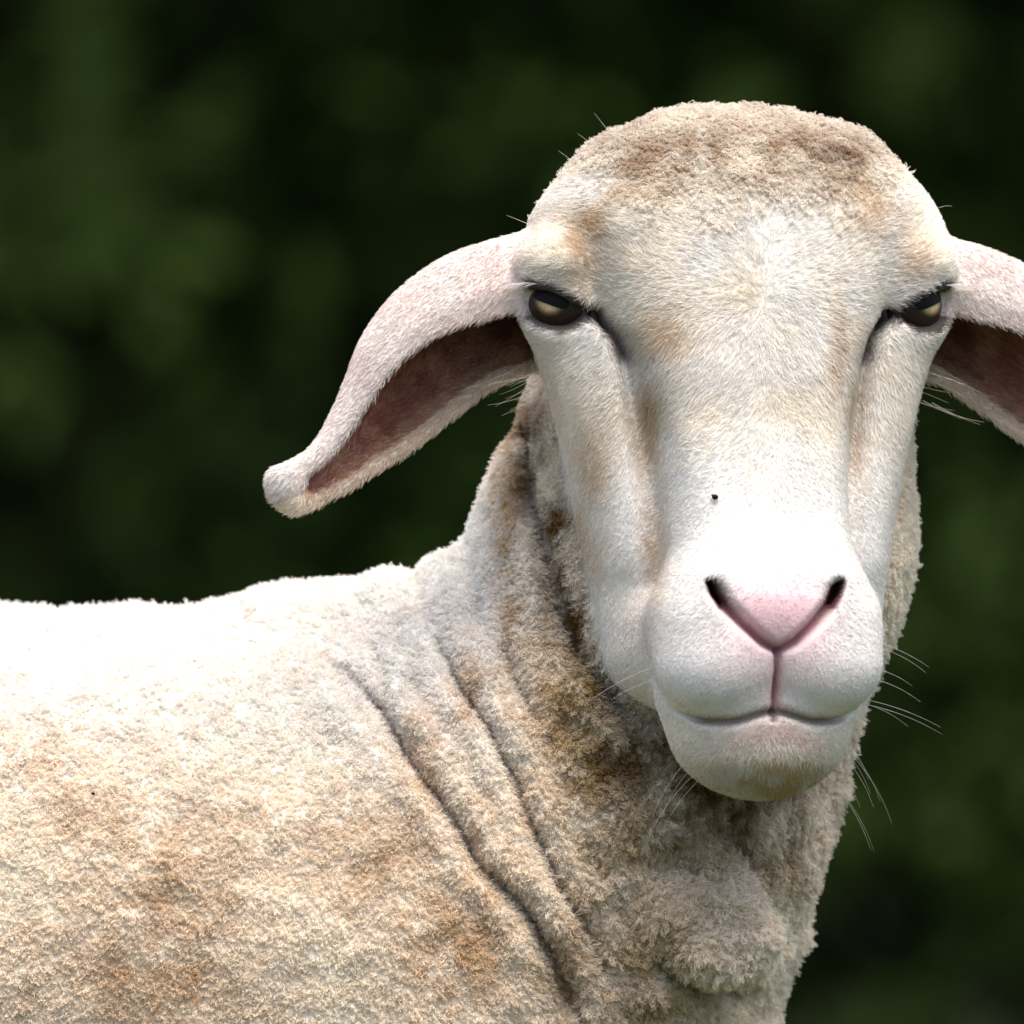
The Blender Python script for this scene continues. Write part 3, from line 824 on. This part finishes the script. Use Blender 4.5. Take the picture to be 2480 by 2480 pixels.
# dark specks of dirt on the nose and on the flank
def speck(cx, cy, r):
    x, y = cx * 1.28364, cy * 1.28364
    k = np.argmin((QC[:, 0] - x) ** 2 + (QC[:, 1] - y) ** 2 + 0.35 * (QC[:, 2] + 500) ** 2 * (np.hypot(QC[:, 0] - x, QC[:, 1] - y) > 14) + np.where(np.hypot(QC[:, 0] - x, QC[:, 1] - y) <= 14, (QC[:, 2] + 600) * 0.5, 0))
    c = QC[k]
    vv, ff = [], []
    R = np.random.default_rng(3)
    for i in range(5):
        for j in range(8):
            th = math.pi * (i + .5) / 5; a = 2 * math.pi * j / 8
            rr = r * (0.75 + .5 * R.random())
            vv.append((rr * 1.3 * math.sin(th) * math.cos(a), rr * math.sin(th) * math.sin(a), rr * .7 * math.cos(th)))
    for i in range(4):
        for j in range(8): ff.append((i * 8 + j, i * 8 + (j + 1) % 8, (i + 1) * 8 + (j + 1) % 8, (i + 1) * 8 + j))
    ff.append(tuple(range(7, -1, -1))); ff.append(tuple(range(32, 40)))
    pydata_obj('dirt_speck', to_world(np.array(vv) + c + np.array([0, 0, -9])), ff, M_PUP, sheep)
speck(1342, 937, 7)
speck(172, 1497, 4)

# ------------------------------------------------------------------ ground and grass
M_GROUND = mat_plain('grass_soil', (0.035, 0.05, 0.015), 0.95, .4, 3, c2=(0.06, 0.085, 0.025))
gv = []; gf = []
NG = 60
for i in range(NG + 1):
    for j in range(NG + 1):
        s_ = lambda t: math.copysign(abs(t) ** 2.2, t)
        x = 600 * s_(2 * i / NG - 1); y = 600 * s_(2 * j / NG - 1)
        r = math.hypot(x, y)
        gv.append((x, y, 0.0 if r < 3 else 0.05 * math.sin(x * .35) * math.sin(y * .31) * min(1, (r - 3) / 4)))
for i in range(NG):
    for j in range(NG):
        a = i * (NG + 1) + j; gf.append((a, a + NG + 1, a + NG + 2, a + 1))
me = bpy.data.meshes.new('ground'); me.from_pydata(gv, [], gf); me.update(); me.materials.append(M_GROUND)
g = bpy.data.objects.new('ground', me); col.objects.link(g); g['kind'] = 'structure'

def leaf_mat(name, c, c2):
    m = mat_plain(name, c, 0.8, .3, 1.6, c2=c2, spec=0.05)
    return m
M_GRASS = leaf_mat('grass', (0.045, 0.075, 0.018), (0.085, 0.12, 0.03))
nb = 26000
bx_ = np.stack([rng.uniform(-3.2, 3.2, nb), rng.uniform(-2.2, 6.5, nb), np.full(nb, -0.005)], 1)
an = rng.random(nb) * 6.28; hh = rng.uniform(.05, .14, nb)
dirx = np.stack([np.cos(an), np.sin(an), 0 * an], 1); side_ = np.stack([-np.sin(an), np.cos(an), 0 * an], 1) * 0.004
tip = bx_ + dirx * (hh * .5)[:, None] + np.array([0, 0, 1]) * hh[:, None]
mid = bx_ + dirx * (hh * .12)[:, None] + np.array([0, 0, .6]) * hh[:, None]
gvv = np.stack([bx_ - side_, bx_ + side_, mid + side_ * .7, mid - side_ * .7, tip + side_ * .1, tip - side_ * .1], 1).reshape(-1, 3)
k = np.arange(nb)[:, None] * 6
gff = np.concatenate([k + np.array([[0, 1, 2, 3]]), k + np.array([[3, 2, 4, 5]])])
go = mesh_obj('grass', gvv, gff, M_GRASS)
go['kind'] = 'stuff'; go['label'] = 'short green pasture grass under the sheep'; go['category'] = 'grass'

# ------------------------------------------------------------------ dark wood edge behind
M_BARK = mat_plain('bark', (0.018, 0.018, 0.010), 0.95, .4, 14, spec=.05)
LEAFM = [leaf_mat('leaf_dark', (0.008, 0.019, 0.003), (0.018, 0.038, 0.005)),
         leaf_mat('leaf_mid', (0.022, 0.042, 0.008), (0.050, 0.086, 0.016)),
         leaf_mat('leaf_olive', (0.020, 0.022, 0.006), (0.042, 0.044, 0.011))]
M_LITTER = mat_plain('leaf_litter', (0.006, 0.012, 0.003), 1.0, .4, 2, c2=(0.012, 0.020, 0.005), spec=0.0)
hv = []; hf = []
for i in range(41):
    for j in range(13):
        x = -120 + 6 * i; y = 25 + 2.2 * j
        hv.append((x, y, -.3 + 12 * (1 - math.cos(math.pi * j / 12)) / 2 + .5 * math.sin(x * .23 + j)))
for i in range(40):
    for j in range(12):
        a = i * 13 + j; hf.append((a, a + 13, a + 14, a + 1))
me = bpy.data.meshes.new('hillside'); me.from_pydata(hv, [], hf); me.update(); me.materials.append(M_LITTER)
me.polygons.foreach_set('use_smooth', np.ones(len(me.polygons), bool))
hillo = bpy.data.objects.new('hillside', me); col.objects.link(hillo); hillo['kind'] = 'structure'

def leaves(R, centres, per, cr, size):
    """many bent leaves gathered in clumps; returns verts, quads"""
    n = len(centres) * per
    c = np.repeat(centres, per, 0); rad = np.repeat(cr, per)[:, None]
    d = R.normal(0, 1, (n, 3)); d /= np.linalg.norm(d, axis=1, keepdims=True)
    p = c + d * rad * R.random((n, 1)) ** .45
    nrm = unit(d + R.normal(0, .7, (n, 3)) + np.array([0, 0, .5])); a = unit(np.cross(nrm, R.normal(0, 1, (n, 3)))); b = np.cross(nrm, a)
    s = (size * R.uniform(.6, 1.3, n))[:, None]
    v = np.stack([p - a * s, p + b * s * .42 + nrm * s * .1, p + a * s - nrm * s * .25, p - b * s * .42 + nrm * s * .1], 1).reshape(-1, 3)
    return v, np.arange(n * 4).reshape(-1, 4)

def limb(vl, fl, a, b, r1, r2, R, seg=5, wob=.06):
    a = np.array(a, float); b = np.array(b, float); ax = unit(b - a)
    u = unit(np.cross(ax, [.3, .9, .2])); w = np.cross(ax, u); L = np.linalg.norm(b - a)
    base = len(vl)
    for i in range(seg + 1):
        t = i / seg; c = a + (b - a) * t + (R.normal(0, wob * L * .3, 3) if 0 < i < seg else 0)
        r = r1 + (r2 - r1) * t
        for j in range(7):
            q = 2 * math.pi * j / 7
            vl.append(tuple(c + (u * math.cos(q) + w * math.sin(q)) * r * R.uniform(.9, 1.1)))
    for i in range(seg):
        for j in range(7):
            fl.append((base + i * 7 + j, base + i * 7 + (j + 1) % 7, base + (i + 1) * 7 + (j + 1) % 7, base + (i + 1) * 7 + j))

def woody(name, label, cat, group, loc, seed, height, spread, crown_lo, nclump, per, leaf, mat, trunk_r, lean=(0, 0)):
    R = np.random.default_rng(seed)
    root = bpy.data.objects.new(name, None); col.objects.link(root); root.location = loc
    root['label'] = label; root['category'] = cat; root['group'] = group
    vl, fl = [], []
    top = (lean[0], lean[1], height * .8)
    if trunk_r > .05:
        limb(vl, fl, (0, 0, -.1), top, trunk_r, trunk_r * .35, R, 8)
    cs = []
    for i in range(nclump):
        h = crown_lo + (height - crown_lo) * R.random() ** .9
        k = math.sqrt(max(.12, 1 - ((h - (crown_lo + height) / 2) / ((height - crown_lo) / 2)) ** 2 * .85))
        a = R.random() * 6.28; r = spread * k * math.sqrt(R.uniform(.15, 1))
        c = np.array([math.cos(a) * r + lean[0] * h / height, math.sin(a) * r + lean[1] * h / height, h])
        cs.append(c)
        if i % 3 == 0 or trunk_r <= .05 and i % 2 == 0:
            z = max(.0, h * .55 - .2) if trunk_r > .05 else 0
            limb(vl, fl, (lean[0] * z / height + (R.normal(0, .12) if trunk_r <= .05 else 0), lean[1] * z / height, z - (.05 if z == 0 else 0)), c, max(.012, trunk_r * .3), .008, R, 4)
    pydata_obj('trunk' if trunk_r > .05 else 'stem', vl, fl, M_BARK, root)
    cs = np.array(cs); cr = R.uniform(.5, 1.0, nclump) * spread * .34
    v, f = leaves(R, cs, per, cr, leaf)
    mesh_obj('crown' if trunk_r > .05 else 'foliage', v, f, mat, root, smooth=False)
    return root

SHRUBS = [  # x, y, height, spread, leaf, label
    (-4.6, 13.8, 2.5, 1.3, 0, 'dark green shrub at the outer end of the shaded row under the trees'),
    (-2.5, 13.0, 2.3, 1.25, 1, 'mid-green leafy shrub behind the sheep\'s back'),
    (-0.75, 13.3, 2.5, 1.15, 1, 'tall mid-green shrub behind the sheep\'s drooping ear'),
    (0.65, 14.0, 2.7, 1.15, 0, 'dark green shrub directly behind the sheep\'s head'),
    (1.9, 13.2, 2.3, 1.1, 2, 'olive-tinted shrub beside the dark one behind the sheep\'s head'),
    (3.6, 13.8, 2.5, 1.3, 0, 'dark green shrub next to the olive-tinted shrub'),
    (5.4, 13.2, 2.2, 1.2, 1, 'mid-green shrub at the far end of the shrub row')]
for i, (x, y, h, s, k_, lab) in enumerate(SHRUBS):
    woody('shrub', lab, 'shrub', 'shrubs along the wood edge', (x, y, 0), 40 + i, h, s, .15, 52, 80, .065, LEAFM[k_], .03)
LOW = [(-3.3, 11.9, .8, .7, 1, 'low mid-green bush at the foot of the outermost shrub'), (-1.7, 12.0, .85, .7, 0, 'low dark bush hidden behind the sheep\'s back'),
       (-0.2, 11.8, .75, .65, 0, 'low dark bush hidden behind the sheep\'s neck'), (0.72, 11.2, .62, .6, 1, 'smallest mid-green bush, below the sheep\'s chin, standing before the others'),
       (1.5, 11.9, .8, .65, 1, 'low mid-green bush at the foot of the olive-tinted shrub'), (2.7, 11.8, .8, .7, 0, 'low dark bush beside the mid-green one under the olive-tinted shrub')]
for i, (x, y, h, s, k_, lab) in enumerate(LOW):
    woody('low_bush', lab, 'bush', 'low bushes before the shrubs', (x, y, 0), 60 + i, h, s, .02, 34, 60, .05, LEAFM[k_], .03)
TLAB = ['outermost dark tree overhanging the end of the shrub row behind the sheep\'s rump', 'broad dark tree overhanging the shrubs behind the sheep\'s back',
        'broad dark tree overhanging the shrubs behind the sheep\'s head', 'dark tree over the mid-green shrub at the far end of the row']
TREES = [(-5.5, 15.5, 8, 3.0), (-1.8, 16.0, 8.5, 3.2), (1.8, 15.6, 8.2, 3.1), (5.2, 16.0, 8.6, 3.2)]
for i, (x, y, h, s) in enumerate(TREES):
    woody('tree', TLAB[i], 'tree', 'trees at the wood edge', (x, y, 0), 80 + i, h, s, 2.0, 75, 90, .17, LEAFM[0], .2, lean=(0, -2.6))  # crowns mostly out of view, shaped to lean out and shade the shrubs
# the wood beyond: one dark mass of foliage
RW = np.random.default_rng(99)
wc_ = np.stack([RW.uniform(-22, 22, 420), RW.uniform(18.5, 25, 420), RW.uniform(.3, 12, 420)], 1)
wv, wf = leaves(RW, wc_, 90, RW.uniform(.9, 1.6, 420), .24)
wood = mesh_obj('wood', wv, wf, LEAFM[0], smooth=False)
wood['kind'] = 'stuff'; wood['label'] = 'dense dark mass of woodland foliage beyond the trees'; wood['category'] = 'wood'
